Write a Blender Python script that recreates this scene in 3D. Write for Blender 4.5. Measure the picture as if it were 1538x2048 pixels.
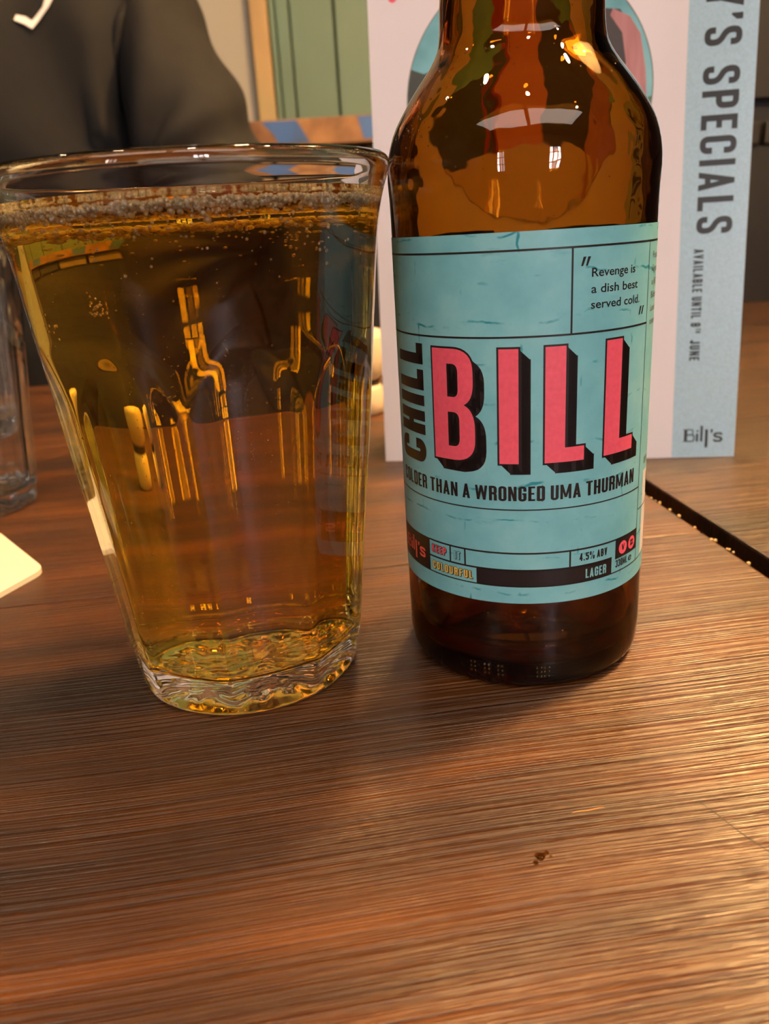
import bpy, bmesh, math, random
from mathutils import Vector, Matrix, noise
from mathutils.geometry import tessellate_polygon
for o in list(bpy.data.objects): bpy.data.objects.remove(o, do_unlink=True)
S = bpy.context.scene
COL = S.collection
MM = 0.001
R = math.radians
# ---------------------------------------------------------------- camera
PITCH, ROLL, FPX, CAMH = R(19.2366), R(-3.4928), 1620.0, 108.0
fwd = Vector((0, math.cos(PITCH), -math.sin(PITCH)))
r0 = Vector((1, 0, 0)); u0 = r0.cross(fwd)
rt = r0*math.cos(ROLL) + u0*math.sin(ROLL); up = -r0*math.sin(ROLL) + u0*math.cos(ROLL)
cam = bpy.data.cameras.new('camera'); camo = bpy.data.objects.new('camera', cam); COL.objects.link(camo)
camo.matrix_world = Matrix(((rt.x, up.x, -fwd.x, 0), (rt.y, up.y, -fwd.y, 0), (rt.z, up.z, -fwd.z, CAMH*MM), (0, 0, 0, 1)))
cam.sensor_fit = 'VERTICAL'; cam.sensor_height = 36.0; cam.lens = FPX/2048*36.0
cam.clip_start = 0.005; cam.clip_end = 50
cam.dof.use_dof = True; cam.dof.focus_distance = 0.182
cam.dof.aperture_fstop = (cam.lens*0.001)/0.0013
S.camera = camo
# ---------------------------------------------------------------- world, lamps, exposure
W = bpy.data.worlds.new('world'); S.world = W; W.use_nodes = True
bg = W.node_tree.nodes['Background']; bg.inputs[0].default_value = (1.0, 0.86, 0.70, 1); bg.inputs[1].default_value = 0.05
S.view_settings.view_transform = 'Standard'; S.view_settings.look = 'None'
S.view_settings.gamma = 1.0; S.view_settings.use_curve_mapping = False
S.view_settings.exposure = 0.52
S.cycles.max_bounces = 24; S.cycles.transmission_bounces = 22; S.cycles.glossy_bounces = 8
S.cycles.diffuse_bounces = 4; S.cycles.volume_bounces = 0; S.cycles.transparent_max_bounces = 8
S.cycles.sample_clamp_indirect = 12.0
S.cycles.use_denoising = True
WINDOW_STRENGTH = 25.0
PENDANT_STRENGTH = 480.0
FILL_STRENGTH = 3.3
SPOT_STRENGTH = 160.0

def area(name, loc, target, size, power, color, size_y=None):
    l = bpy.data.lights.new(name, 'AREA'); l.size = size; l.energy = power; l.color = color
    if size_y: l.shape = 'RECTANGLE'; l.size_y = size_y
    o = bpy.data.objects.new(name, l); COL.objects.link(o); o.location = loc
    o.rotation_euler = (Vector(target)-Vector(loc)).to_track_quat('-Z', 'Y').to_euler(); return o

# ---------------------------------------------------------------- material helpers
def new_mat(name):
    m = bpy.data.materials.new(name); m.use_nodes = True; nt = m.node_tree; nt.nodes.clear()
    out = nt.nodes.new('ShaderNodeOutputMaterial'); return m, nt, out
def N(nt, t, **kw):
    n = nt.nodes.new(t)
    for k, v in kw.items():
        if k.startswith('i_'):
            key = k[2:]; key = int(key) if key.isdigit() else key.replace('_', ' ')
            n.inputs[key].default_value = v
        else: setattr(n, k, v)
    return n
def L(nt, a, b): nt.links.new(a, b)
def ramp(nt, fac, stops):
    n = nt.nodes.new('ShaderNodeValToRGB'); el = n.color_ramp.elements
    while len(el) < len(stops): el.new(0.5)
    for e, (p, c) in zip(el, stops): e.position = p; e.color = tuple(c)+((1,) if len(c) == 3 else ())
    L(nt, fac, n.inputs[0]); return n.outputs[0]
def mixc(nt, fac, a, b, mode='MIX'):
    n = nt.nodes.new('ShaderNodeMix'); n.data_type = 'RGBA'; n.blend_type = mode
    for s, v in ((0, fac), (6, a), (7, b)):
        if isinstance(v, (int, float)): n.inputs[s].default_value = v
        elif isinstance(v, tuple): n.inputs[s].default_value = v if len(v) == 4 else v+(1,)
        else: L(nt, v, n.inputs[s])
    return n.outputs[2]
def srgb(r, g, b):
    f = lambda c: (c/255/12.92) if c/255 <= .04045 else ((c/255+.055)/1.055)**2.4
    return (f(r), f(g), f(b))
def plain(name, col, rough=0.5, metal=0.0, var=0.06, scale=60.0, bump=0.0, spec=0.5, coat=0.0, sub=0.0, emit=0.0, bscale=None):
    m, nt, out = new_mat(name)
    p = N(nt, 'ShaderNodeBsdfPrincipled'); L(nt, p.outputs[0], out.inputs[0])
    p.inputs['Roughness'].default_value = rough; p.inputs['Metallic'].default_value = metal
    p.inputs['Specular IOR Level'].default_value = spec; p.inputs['Coat Weight'].default_value = coat
    if emit: p.inputs['Emission Color'].default_value = col+(1,); p.inputs['Emission Strength'].default_value = emit
    tc = N(nt, 'ShaderNodeTexCoord'); no = N(nt, 'ShaderNodeTexNoise', i_Scale=scale, i_Detail=4.0); L(nt, tc.outputs['Object'], no.inputs['Vector'])
    a = tuple(max(0, c*(1-var)) for c in col); b = tuple(min(1, c*(1+var)) for c in col)
    L(nt, ramp(nt, no.outputs[0], [(0.3, a), (0.7, b)]), p.inputs['Base Color'])
    if bump:
        n2 = N(nt, 'ShaderNodeTexNoise', i_Scale=bscale or scale*2, i_Detail=5.0); L(nt, tc.outputs['Object'], n2.inputs['Vector'])
        bp = N(nt, 'ShaderNodeBump', i_Strength=bump, i_Distance=0.002); L(nt, n2.outputs[0], bp.inputs['Height']); L(nt, bp.outputs[0], p.inputs['Normal'])
    return m
def glassy(name, ior, absorb=None, density=0.0, color=(1, 1, 1), rough=0.0, rip=0.0, ripscale=120.0):
    m, nt, out = new_mat(name)
    g = N(nt, 'ShaderNodeBsdfGlass', i_IOR=ior, i_Roughness=rough); g.inputs[0].default_value = color+(1,); L(nt, g.outputs[0], out.inputs[0])
    if rip:
        tc = N(nt, 'ShaderNodeTexCoord'); no = N(nt, 'ShaderNodeTexNoise', i_Scale=ripscale, i_Detail=1.5); L(nt, tc.outputs['Object'], no.inputs['Vector'])
        bp = N(nt, 'ShaderNodeBump', i_Strength=rip, i_Distance=0.001); L(nt, no.outputs[0], bp.inputs['Height']); L(nt, bp.outputs[0], g.inputs['Normal'])
    if absorb:
        v = N(nt, 'ShaderNodeVolumeAbsorption', i_Density=density); v.inputs[0].default_value = absorb+(1,); L(nt, v.outputs[0], out.inputs[1])
    return m
def emis(name, col, s):
    m, nt, out = new_mat(name); e = N(nt, 'ShaderNodeEmission', i_Strength=s); e.inputs[0].default_value = col+(1,); L(nt, e.outputs[0], out.inputs[0]); return m

def wood(name, dark, mid, light, offset=(0, 0, 0)):
    """stained, varnished pine; grain runs along the object's X, coordinates in metres"""
    m, nt, out = new_mat(name)
    p = N(nt, 'ShaderNodeBsdfPrincipled'); L(nt, p.outputs[0], out.inputs[0])
    tc = N(nt, 'ShaderNodeTexCoord'); mp = N(nt, 'ShaderNodeMapping'); mp.inputs['Location'].default_value = offset
    L(nt, tc.outputs['Object'], mp.inputs['Vector'])
    # slow waviness of the grain
    wv = N(nt, 'ShaderNodeTexNoise', i_Scale=5.0, i_Detail=1.0); L(nt, mp.outputs[0], wv.inputs['Vector'])
    sub = N(nt, 'ShaderNodeVectorMath', operation='SUBTRACT'); L(nt, wv.outputs['Color'], sub.inputs[0]); sub.inputs[1].default_value = (.5, .5, .5)
    scl = N(nt, 'ShaderNodeVectorMath', operation='MULTIPLY'); L(nt, sub.outputs[0], scl.inputs[0]); scl.inputs[1].default_value = (0.0, 0.014, 0.0)
    add = N(nt, 'ShaderNodeVectorMath', operation='ADD'); L(nt, mp.outputs[0], add.inputs[0]); L(nt, scl.outputs[0], add.inputs[1])
    def stretched(sx, sy, scale, detail, rough=0.55):
        k = N(nt, 'ShaderNodeMapping'); k.inputs['Scale'].default_value = (sx, sy, 1); L(nt, add.outputs[0], k.inputs['Vector'])
        n = N(nt, 'ShaderNodeTexNoise', i_Scale=scale, i_Detail=detail, i_Roughness=rough); L(nt, k.outputs[0], n.inputs['Vector']); return n.outputs[0]
    broad = stretched(1, 9, 5.0, 3.0)          # broad colour bands
    ring = stretched(0.35, 105, 8.0, 2.0)        # growth rings about 3 mm
    fine = stretched(1.6, 90, 14.0, 3.0, 0.65)        # fine pores
    blotch = N(nt, 'ShaderNodeTexNoise', i_Scale=9.0, i_Detail=3.0); L(nt, mp.outputs[0], blotch.inputs['Vector'])
    c1 = ramp(nt, broad, [(0.30, dark), (0.5, mid), (0.72, light)])
    c2 = ramp(nt, ring, [(0.38, (0.50, 0.46, 0.42)), (0.52, (1, 1, 1)), (0.7, (1.0, 1.0, 1.0))])
    c = mixc(nt, 0.55, c1, c2, 'MULTIPLY')
    c3 = ramp(nt, fine, [(0.35, (0.62, 0.58, 0.55)), (0.6, (1.1, 1.1, 1.1))])
    c = mixc(nt, 0.55, c, c3, 'MULTIPLY')
    c4 = ramp(nt, blotch.outputs[0], [(0.3, (0.72, 0.68, 0.66)), (0.7, (1.15, 1.12, 1.1))])
    c = mixc(nt, 0.7, c, c4, 'MULTIPLY')
    L(nt, c, p.inputs['Base Color'])
    p.inputs['Specular IOR Level'].default_value = 0.36
    L(nt, ramp(nt, fine, [(0.3, (0.50,)*3), (0.7, (0.38,)*3)]), p.inputs['Roughness'])
    p.inputs['Coat Weight'].default_value = 0.25; p.inputs['Coat Roughness'].default_value = 0.22
    h = N(nt, 'ShaderNodeMath', operation='MULTIPLY_ADD'); L(nt, ring, h.inputs[0]); h.inputs[1].default_value = 1.6; L(nt, fine, h.inputs[2])
    bp = N(nt, 'ShaderNodeBump', i_Strength=1.0, i_Distance=0.0008); L(nt, h.outputs[0], bp.inputs['Height']); L(nt, bp.outputs[0], p.inputs['Normal'])
    cb = N(nt, 'ShaderNodeBump', i_Strength=0.5, i_Distance=0.0007); L(nt, h.outputs[0], cb.inputs['Height']); L(nt, cb.outputs[0], p.inputs['Coat Normal'])
    return m

# ---------------------------------------------------------------- mesh helpers (all coordinates in mm)
def obj(name, verts, faces, mat, parent=None, smooth=False, label=None, cat=None, group=None, kind=None, loc=None, rotz=0):
    me = bpy.data.meshes.new(name); me.from_pydata([tuple(c*MM for c in v) for v in verts], [], faces); me.update()
    return link(name, me, mat, parent, smooth, label, cat, group, kind, loc, rotz)
def link(name, me, mat, parent=None, smooth=False, label=None, cat=None, group=None, kind=None, loc=None, rotz=0):
    if mat: me.materials.append(mat)
    if smooth: me.polygons.foreach_set('use_smooth', [True]*len(me.polygons))
    o = bpy.data.objects.new(name, me); COL.objects.link(o)
    if parent: o.parent = parent
    if loc: o.location = tuple(c*MM for c in loc)
    o.rotation_euler.z = rotz
    tag(o, label, cat, group, kind); return o
def tag(o, label=None, cat=None, group=None, kind=None):
    for k, v in (('label', label), ('category', cat), ('group', group), ('kind', kind)):
        if v: o[k] = v
    return o
def empty(name, loc, label, cat, rotz=0, group=None):
    o = bpy.data.objects.new(name, None); COL.objects.link(o); o.location = tuple(c*MM for c in loc); o.rotation_euler.z = rotz
    o.empty_display_size = 0.01
    return tag(o, label, cat, group)
def box(x0, x1, y0, y1, z0, z1):
    v = [(x, y, z) for z in (z0, z1) for y in (y0, y1) for x in (x0, x1)]
    f = [(0, 2, 3, 1), (4, 5, 7, 6), (0, 1, 5, 4), (2, 6, 7, 3), (0, 4, 6, 2), (1, 3, 7, 5)]
    return v, f
def bbox(name, dims, mat, parent=None, bev=1.0, **kw):
    v, f = box(*dims); bm = bmesh.new()
    vs = [bm.verts.new(tuple(c*MM for c in p)) for p in v]
    for q in f: bm.faces.new([vs[i] for i in q])
    if bev: bmesh.ops.bevel(bm, geom=bm.edges[:], offset=bev*MM, segments=2, affect='EDGES', profile=0.6)
    me = bpy.data.meshes.new(name); bm.to_mesh(me); bm.free()
    return link(name, me, mat, parent, **kw)
def lathe(profile, seg=96, rfun=None):
    """closed outline of (r, z) pairs -> solid of revolution; r=0 end points become poles"""
    v, f, rings = [], [], []
    for (r, z) in profile:
        if r <= 1e-6: rings.append([len(v)]); v.append((0, 0, z)); continue
        ring = []
        for k in range(seg):
            a = 2*math.pi*k/seg; rr = rfun(r, z, a) if rfun else r
            ring.append(len(v)); v.append((rr*math.cos(a), rr*math.sin(a), z))
        rings.append(ring)
    for A, B in zip(rings, rings[1:]):
        for k in range(seg):
            k2 = (k+1) % seg
            if len(A) == 1 and len(B) == 1: continue
            if len(A) == 1: f.append((A[0], B[k2], B[k]))
            elif len(B) == 1: f.append((A[k], A[k2], B[0]))
            else: f.append((A[k], A[k2], B[k2], B[k]))
    return v, f
def interp(tab, z):
    if z <= tab[0][0]: return tab[0][1]
    for i in range(len(tab)-1):
        (z0, a), (z1, b) = tab[i], tab[i+1]
        if z <= z1:
            pa = tab[i-1] if i else tab[i]; pb = tab[i+2] if i+2 < len(tab) else tab[i+1]
            t = (z-z0)/(z1-z0); m0 = (b-pa[1])/(z1-pa[0])*(z1-z0); m1 = (pb[1]-a)/(pb[0]-z0)*(z1-z0)
            return (2*t**3-3*t*t+1)*a+(t**3-2*t*t+t)*m0+(-2*t**3+3*t*t)*b+(t**3-t*t)*m1
    return tab[-1][1]
def ico(c, r, sub=1):
    bm = bmesh.new(); bmesh.ops.create_icosphere(bm, subdivisions=sub, radius=r)
    v = [(p.co.x+c[0], p.co.y+c[1], p.co.z+c[2]) for p in bm.verts]; f = [tuple(x.index for x in q.verts) for q in bm.faces]; bm.free(); return v, f
def merge(parts):
    V, F = [], []
    for v, f in parts:
        n = len(V); V += v; F += [tuple(i+n for i in q) for q in f]
    return V, F

# ---------------------------------------------------------------- flat lettering: strokes in a unit box, then laid on a surface
def rounded(pts, r, closed=False, n=6):
    out = []; m = len(pts)
    for i, p in enumerate(pts):
        if not closed and i in (0, m-1): out.append(p); continue
        a, b = pts[i-1], pts[(i+1) % m]
        da = math.dist(a, p); db = math.dist(b, p); q = min(r, da/2 if closed or i > 1 else da, db/2 if closed or i < m-2 else db)
        if q < 1e-5: out.append(p); continue
        A = (p[0]+(a[0]-p[0])*q/da, p[1]+(a[1]-p[1])*q/da); B = (p[0]+(b[0]-p[0])*q/db, p[1]+(b[1]-p[1])*q/db)
        for k in range(n+1):
            t = k/n; w0, w1, w2 = (1-t)**2, 1.0*2*t*(1-t), t*t
            # push the curve slightly outward so that it is near a circle
            out.append((w0*A[0]+w1*p[0]+w2*B[0], w0*A[1]+w1*p[1]+w2*B[1]))
    return out
def ribbon(pts, t, closed=False):
    """quads along a centre line, mitred"""
    m = len(pts); L_, R_ = [], []
    for i, p in enumerate(pts):
        a = pts[i-1] if (closed or i > 0) else None; b = pts[(i+1) % m] if (closed or i < m-1) else None
        def nrm(q, s):
            d = (s[0]-q[0], s[1]-q[1]); l = math.hypot(*d) or 1; return (-d[1]/l, d[0]/l)
        n1 = nrm(a, p) if a else None; n2 = nrm(p, b) if b else None
        if n1 and n2:
            s = (n1[0]+n2[0], n1[1]+n2[1]); l2 = s[0]**2+s[1]**2
            k = 2/l2 if l2 > 0.25 else 4
            nn = (s[0]*k, s[1]*k)
        else: nn = n1 or n2
        L_.append((p[0]+nn[0]*t/2, p[1]+nn[1]*t/2)); R_.append((p[0]-nn[0]*t/2, p[1]-nn[1]*t/2))
    out = []
    for i in range(m if closed else m-1):
        j = (i+1) % m; out.append([R_[i], R_[j], L_[j], L_[i]])
    return out
def glyph(ch, w, t, hr=1.0):
    """polygons of a condensed capital; box is w wide, 1 high, stroke t (horizontal bars t*hr)"""
    h = t/2; a, b, T, B, M = h, w-h, 1-h*hr, h*hr, 0.5; r = (w-t)*0.48; mid = w/2
    P = []
    def ln(*pts, rr=0, closed=False): P.extend(ribbon(rounded(list(pts), rr, closed) if rr else list(pts), t, closed))
    rect = lambda x0, x1, y0, y1: P.append([(x0, y0), (x1, y0), (x1, y1), (x0, y1)])
    def bar(y, x0=0, x1=w): rect(x0, x1, y-h*hr, y+h*hr)
    if ch == 'I': rect(0, t, 0, 1)
    elif ch == 'L': rect(0, t, 0, 1); bar(B)
    elif ch == 'T': rect(mid-h, mid+h, 0, 1); bar(T)
    elif ch == 'H': rect(0, t, 0, 1); rect(w-t, w, 0, 1); bar(M)
    elif ch == 'E': rect(0, t, 0, 1); bar(T); bar(B); bar(M, 0, w*0.88)
    elif ch == 'F': rect(0, t, 0, 1); bar(T); bar(M, 0, w*0.88)
    elif ch == 'U': ln((a, 1), (a, B), (b, B), (b, 1), rr=r)
    elif ch == 'J': ln((a, .3), (a, B), (b, B), (b, 1), rr=r)
    elif ch in 'O0': ln((a, B), (b, B), (b, T), (a, T), rr=r, closed=True)
    elif ch == 'C': ln((b, .66), (b, T), (a, T), (a, B), (b, B), (b, .34), rr=r)
    elif ch == 'G': ln((b, .66), (b, T), (a, T), (a, B), (b, B), (b, .52), rr=r); bar(.5-h*hr*0.2, mid, w)
    elif ch == 'D': ln((a, B), (mid, B), (b, B), (b, T), (mid, T), (a, T), rr=r); rect(0, t, 0, 1)
    elif ch == 'P': rect(0, t, 0, 1); ln((a, T), (b, T), (b, .46), (a, .46), rr=r)
    elif ch == 'R': rect(0, t, 0, 1); ln((a, T), (b, T), (b, .5), (a, .5), rr=r); ln((b-h*.6, .5), (b, .38), (b, 0), rr=r*.5)
    elif ch == 'B': rect(0, t, 0, 1); ln((a, T), (b-h*.2, T), (b-h*.2, M), (a, M), rr=r); ln((a, M), (b, M), (b, B), (a, B), rr=r)
    elif ch == '8': ln((a, M), (b, M), (b, T), (a, T), rr=r, closed=True); ln((a, M), (b, M), (b, B), (a, B), rr=r, closed=True)
    elif ch == '3': ln((a, .74), (a, T), (b, T), (b, M), (mid, M), rr=r); ln((mid, M), (b, M), (b, B), (a, B), (a, .26), rr=r)
    elif ch == '5': bar(T); rect(0, t, .52, 1); ln((a, .58), (b, .58), (b, B), (a, B), (a, .26), rr=r)
    elif ch == '4': rect(w-t*1.3, w-t*.3, 0, 1); bar(.28); P.append([(0, .22), (t, .28), (w-t*.9, 1), (w-t*1.3, 1)])
    elif ch == 'S': ln((b, .70), (b, T), (a, T), (a, .60), (b, .40), (b, B), (a, B), (a, .30), rr=r*.95)
    elif ch == 'A':
        P.append([(0, 0), (t*.95, 0), (mid+t*.42, 1), (mid-t*.42, 1)]); P.append([(w-t*.95, 0), (w, 0), (mid+t*.42, 1), (mid-t*.42, 1)]); bar(.26, w*.2, w*.8)
    elif ch == 'V':
        P.append([(mid-t*.42, 0), (mid+t*.42, 0), (t*.95, 1), (0, 1)]); P.append([(mid-t*.42, 0), (mid+t*.42, 0), (w, 1), (w-t*.95, 1)])
    elif ch == 'Y':
        rect(mid-h, mid+h, 0, .48); P.append([(mid-h, .40), (mid+h*.8, .52), (t*.95, 1), (0, 1)]); P.append([(mid-h*.8, .52), (mid+h, .40), (w, 1), (w-t*.95, 1)])
    elif ch == 'N': rect(0, t*.9, 0, 1); rect(w-t*.9, w, 0, 1); P.append([(w-t, 0), (w-t*.2, 0), (t, 1), (t*.2, 1)])
    elif ch == 'M':
        rect(0, t*.85, 0, 1); rect(w-t*.85, w, 0, 1); P.append([(mid-h*.7, .12), (mid+h*.7, .12), (t*.9, 1), (0, 1)]); P.append([(mid-h*.7, .12), (mid+h*.7, .12), (w, 1), (w-t*.9, 1)])
    elif ch == 'W':
        q = w/4
        for x0, x1 in ((0, q), (2*q, q), (2*q, 3*q), (4*q, 3*q)):
            o = -1 if x0 > x1 else 1
            xa = min(max(x0, t*.42), w-t*.42)
            P.append([(x1-t*.42, 0), (x1+t*.42, 0), (xa+t*.42, 1), (xa-t*.42, 1)])
    elif ch == 'K': rect(0, t, 0, 1); P.append([(t*.8, .34), (t*.8, .60), (w-t, 1), (w, 1)]); P.append([(w-t, 0), (w, 0), (t*1.5, .62), (t*.9, .48)])
    elif ch == '.': rect(0, t, 0, t*hr)
    elif ch == "'": P.append([(0, .70), (t*.35, .70), (t, .84), (t, 1), (0, 1)])
    elif ch == '%':
        q = w*.36; tt = t*.62
        for cx, cy in ((q/2, .78), (w-q/2, .22)):
            P.extend(ribbon(rounded([(cx-q/2+tt/2, cy-.2), (cx+q/2-tt/2, cy-.2), (cx+q/2-tt/2, cy+.2), (cx-q/2+tt/2, cy+.2)], q*.3, True), tt, True))
        P.append([(w*.18, 0), (w*.32, 0), (w*.82, 1), (w*.68, 1)])
    return P
WID = {'I': None, '.': None, "'": None, 'M': 1.42, 'W': 1.62, '%': 1.6, 'T': .94, 'L': .84, 'E': .84, 'F': .82, 'A': 1.08, 'V': 1.05, 'Y': 1.05, 'J': .86, 'K': 1.05, 'N': 1.03}
def caps(txt, w=.42, t=.16, gap=.09, space=.22, hr=.85):
    """whole line in unit height; returns polygons and width"""
    x = 0; out = []
    for ch in txt:
        if ch == ' ': x += space; continue
        k = WID.get(ch, 1.0); cw = t if k is None else w*k
        out += [[(px+x, py) for px, py in p] for p in glyph(ch, cw, t, hr)]; x += cw+gap
    return out, x-gap
def fit(polys, width, x0, x1, y0, y1, rot=None):
    k = (x1-x0)/width
    return [[(x0+px*k, y0+py*(y1-y0)) for px, py in p] for p in polys]
def inter(txt, x0, x1, y0, size, bold=0.0, shear=0.0):
    cu = bpy.data.curves.new('t', 'FONT'); cu.body = txt; cu.size = 1; cu.offset = bold; cu.shear = shear; cu.resolution_u = 3
    o = bpy.data.objects.new('t', cu); COL.objects.link(o); dg = bpy.context.evaluated_depsgraph_get(); dg.update()
    me = bpy.data.meshes.new_from_object(o.evaluated_get(dg)); vs = [v.co.copy() for v in me.vertices]; fs = [tuple(p.vertices) for p in me.polygons]
    bpy.data.objects.remove(o, do_unlink=True); bpy.data.curves.remove(cu); bpy.data.meshes.remove(me)
    xa = min(v.x for v in vs); xb = max(v.x for v in vs); k = (x1-x0)/(xb-xa)
    return [[(x0+(vs[i].x-xa)*k, y0+vs[i].y*size) for i in f] for f in fs]
def rect2(x0, x1, y0, y1): return [(x0, y0), (x1, y0), (x1, y1), (x0, y1)]
def hline(v, u0, u1, t=.42): return rect2(u0, u1, v-t/2, v+t/2)
def vline(u, v0, v1, t=.42): return rect2(u-t/2, u+t/2, v0, v1)
def tess(outer, holes=()):
    loops = [[Vector((x, y, 0)) for x, y in l] for l in (outer,)+tuple(holes)]; flat = [p for l in loops for p in l]
    out = []
    for tri in tessellate_polygon(loops): out.append([(flat[i].x, flat[i].y) for i in tri])
    return out
def area2(p): return sum(p[i-1][0]*p[i][1]-p[i][0]*p[i-1][1] for i in range(len(p)))/2
def decal(name, polys, mat, parent, place, step=1.0, **kw):
    """polys in (u, v) mm, cut into strips `step` wide and laid on a surface by place(u, v)"""
    bm = bmesh.new()
    for p in polys:
        if abs(area2(p)) < 1e-7: continue
        if area2(p) < 0: p = p[::-1]
        vs = [bm.verts.new((x, y, 0)) for x, y in p]
        try: bm.faces.new(vs)
        except ValueError: pass
    if step:
        u0 = min(v.co.x for v in bm.verts); u1 = max(v.co.x for v in bm.verts)
        k = math.ceil(u0/step)
        while k*step < u1:
            g = bm.verts[:]+bm.edges[:]+bm.faces[:]
            bmesh.ops.bisect_plane(bm, geom=g, plane_co=(k*step, 0, 0), plane_no=(1, 0, 0), dist=1e-5); k += 1
    uv = bm.loops.layers.uv.new('print')
    for f in bm.faces:
        for l in f.loops: l[uv].uv = (l.vert.co.x*MM, l.vert.co.y*MM)
    for v in bm.verts: v.co = Vector(place(v.co.x, v.co.y))*MM
    bm.normal_update()
    me = bpy.data.meshes.new(name); bm.to_mesh(me); bm.free()
    return link(name, me, mat, parent, **kw)

# ================================================================ ROOM
YB, YW, XL, XR, ZF, ZC = 1500, -2600, -2300, 2500, -750, 1950
m_cream = plain('cream_paint', srgb(146, 142, 136), .7, var=.05, scale=3, bump=.1)
m_ceil = plain('ceiling_paint', srgb(120, 104, 86), .8, var=.05, scale=3)
m_dark = plain('dark_panelling', srgb(20, 15, 11), .5, var=.25, scale=8)
m_brickred = plain('warm_plaster', srgb(140, 100, 70), .8, var=.12, scale=4, bump=.2)
m_floor = plain('floor_boards', srgb(80, 52, 32), .5, var=.2, scale=6)
def slab(name, d, m, kind='structure', **kw): v, f = box(*d); return obj(name, v, f, m, kind=kind, **kw)
fl = empty('floor', (0, 0, 0), None, None); tag(fl, kind='structure')
for i in range(24):
    bbox('plank', (XL+i*200+1, XL+(i+1)*200-1, YW, YB, ZF-20, ZF), m_floor, fl, bev=1.5)
slab('ceiling', (XL, XR, YW, YB, ZC, ZC+40), m_ceil)
slab('wall_left', (XL-40, XL, YW, YB, ZF, ZC), m_dark)
slab('wall_right', (XR, XR+40, YW, YB, ZF, ZC), m_dark)
wb = empty('wall_back', (0, 0, 0), None, None); tag(wb, kind='structure')
slab('plaster', (-560, -150, YB, YB+40, ZF, ZC), m_cream, None, parent=wb)
slab('panelling', (XL, -560, YB, YB+40, ZF, ZC), m_dark, None, parent=wb)
slab('panelling', (-150, XR, YB+20, YB+60, ZF, ZC), m_dark, None, parent=wb)
# back wall: tan upright, green painted boards, dark boards on the right
def mottled(name, cols, scale, rough=.6, sx=1, sz=1):
    m, nt, out = new_mat(name); p = N(nt, 'ShaderNodeBsdfPrincipled', i_Roughness=rough); L(nt, p.outputs[0], out.inputs[0])
    tc = N(nt, 'ShaderNodeTexCoord'); mp = N(nt, 'ShaderNodeMapping'); mp.inputs['Scale'].default_value = (sx, 1, sz); L(nt, tc.outputs['Object'], mp.inputs[0])
    n = N(nt, 'ShaderNodeTexNoise', i_Scale=scale, i_Detail=3.0); L(nt, mp.outputs[0], n.inputs[0])
    k = len(cols); L(nt, ramp(nt, n.outputs[0], [(.32+.36*i/(k-1), c) for i, c in enumerate(cols)]), p.inputs['Base Color']); return m
m_green = mottled('green_board_paint', [srgb(94, 96, 60), srgb(82, 104, 92), srgb(90, 120, 112)], 3.0, sz=.6)
m_tan = mottled('tan_upright_wood', [srgb(140, 116, 80), srgb(164, 134, 92), srgb(146, 136, 98)], 6.0)
xs = [(-126, -106), (-103, -35), (-31, 90), (94, 215), (219, 340), (344, 470)]
for a, b in xs: bbox('plank', (a, b, YB-6, YB+20, 278, ZC), m_green, wb, bev=2)
bbox('upright', (-166, -138, YB-25, YB+10, 278, ZC), m_tan, wb, bev=3)
bbox('upright', (-136, -128, YB-14, YB+10, 278, ZC), m_green, wb, bev=2)
for i in range(8): bbox('plank', (474+i*250, 474+(i+1)*250-5, YB-6, YB+20, 278, ZC), m_dark, wb, bev=2)
# reclaimed rail with leftover blue paint
m_rail, nt, out = new_mat('reclaimed_rail_wood')
p = N(nt, 'ShaderNodeBsdfPrincipled', i_Roughness=.6); L(nt, p.outputs[0], out.inputs[0]); tc = N(nt, 'ShaderNodeTexCoord')
n = N(nt, 'ShaderNodeTexNoise', i_Scale=20.0, i_Detail=4.0); L(nt, tc.outputs['Object'], n.inputs[0])
L(nt, ramp(nt, n.outputs[0], [(.3, srgb(96, 62, 38)), (.7, srgb(156, 112, 70))]), p.inputs['Base Color'])
m_blue = mottled('flaking_blue_paint', [srgb(48, 66, 100), srgb(52, 92, 160), srgb(58, 100, 170)], 9.0)
rail = empty('rail', (0, 0, 0), None, None); rail.parent = wb
bbox('board', (-1200, 480, YB-60, YB-8, 243, 283), m_rail, rail, bev=2)
def blue_patch(pts):
    y = YB-60.6; v = [(x, y, z) for x, z in pts]; n_ = len(pts); v += [(x, y+.5, z) for x, z in pts]
    f = [tuple(range(n_-1, -1, -1)), tuple(range(n_, 2*n_))]+[(i, (i+1) % n_, n_+(i+1) % n_, n_+i) for i in range(n_)]
    obj('paint_patch', v, f, m_blue, rail)
blue_patch([(-160, 281), (-103, 281), (-84, 247), (-134, 247), (-142, 262)])
blue_patch([(-5, 281), (44, 281), (46, 262), (40, 248), (4, 248)])
blue_patch([(-420, 281), (-330, 281), (-320, 248), (-400, 248)])
blue_patch([(240, 281), (330, 281), (350, 252), (262, 248)])
m_pale = mottled('pale_brown_boards', [srgb(130, 110, 78), srgb(168, 148, 112)], 8.0)
x = -1200
wds = [150, 118, 135, 128, 160, 112]
i = 0
slab('dado', (XL, XR, YB-20, YB-4, ZF, 203), m_dark, None, parent=wb)
while x < 2350:
    # joints fall at x=-58 and x=34 behind the glass rim
    w_ = wds[i % 6]; i += 1
    if -190 < x < -150: x = -150; w_ = 90
    elif abs(x+52) < 12: w_ = 94
    bbox('panel', (x, x+w_-10, YB-30, YB-6, 205, 240), m_pale if -260 < x < 40 else m_dark, wb, bev=3); x += w_
slab('wall_front', (XL, XR, YW-40, YW, ZF, 220), m_brickred)
wf = bpy.data.objects['wall_front']
slab('lintel', (XL, XR, YW-40, YW, 1080, ZC), m_brickred, None, parent=wf)
win_x = [(-1750, -1350), (640, 1140)]
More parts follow.
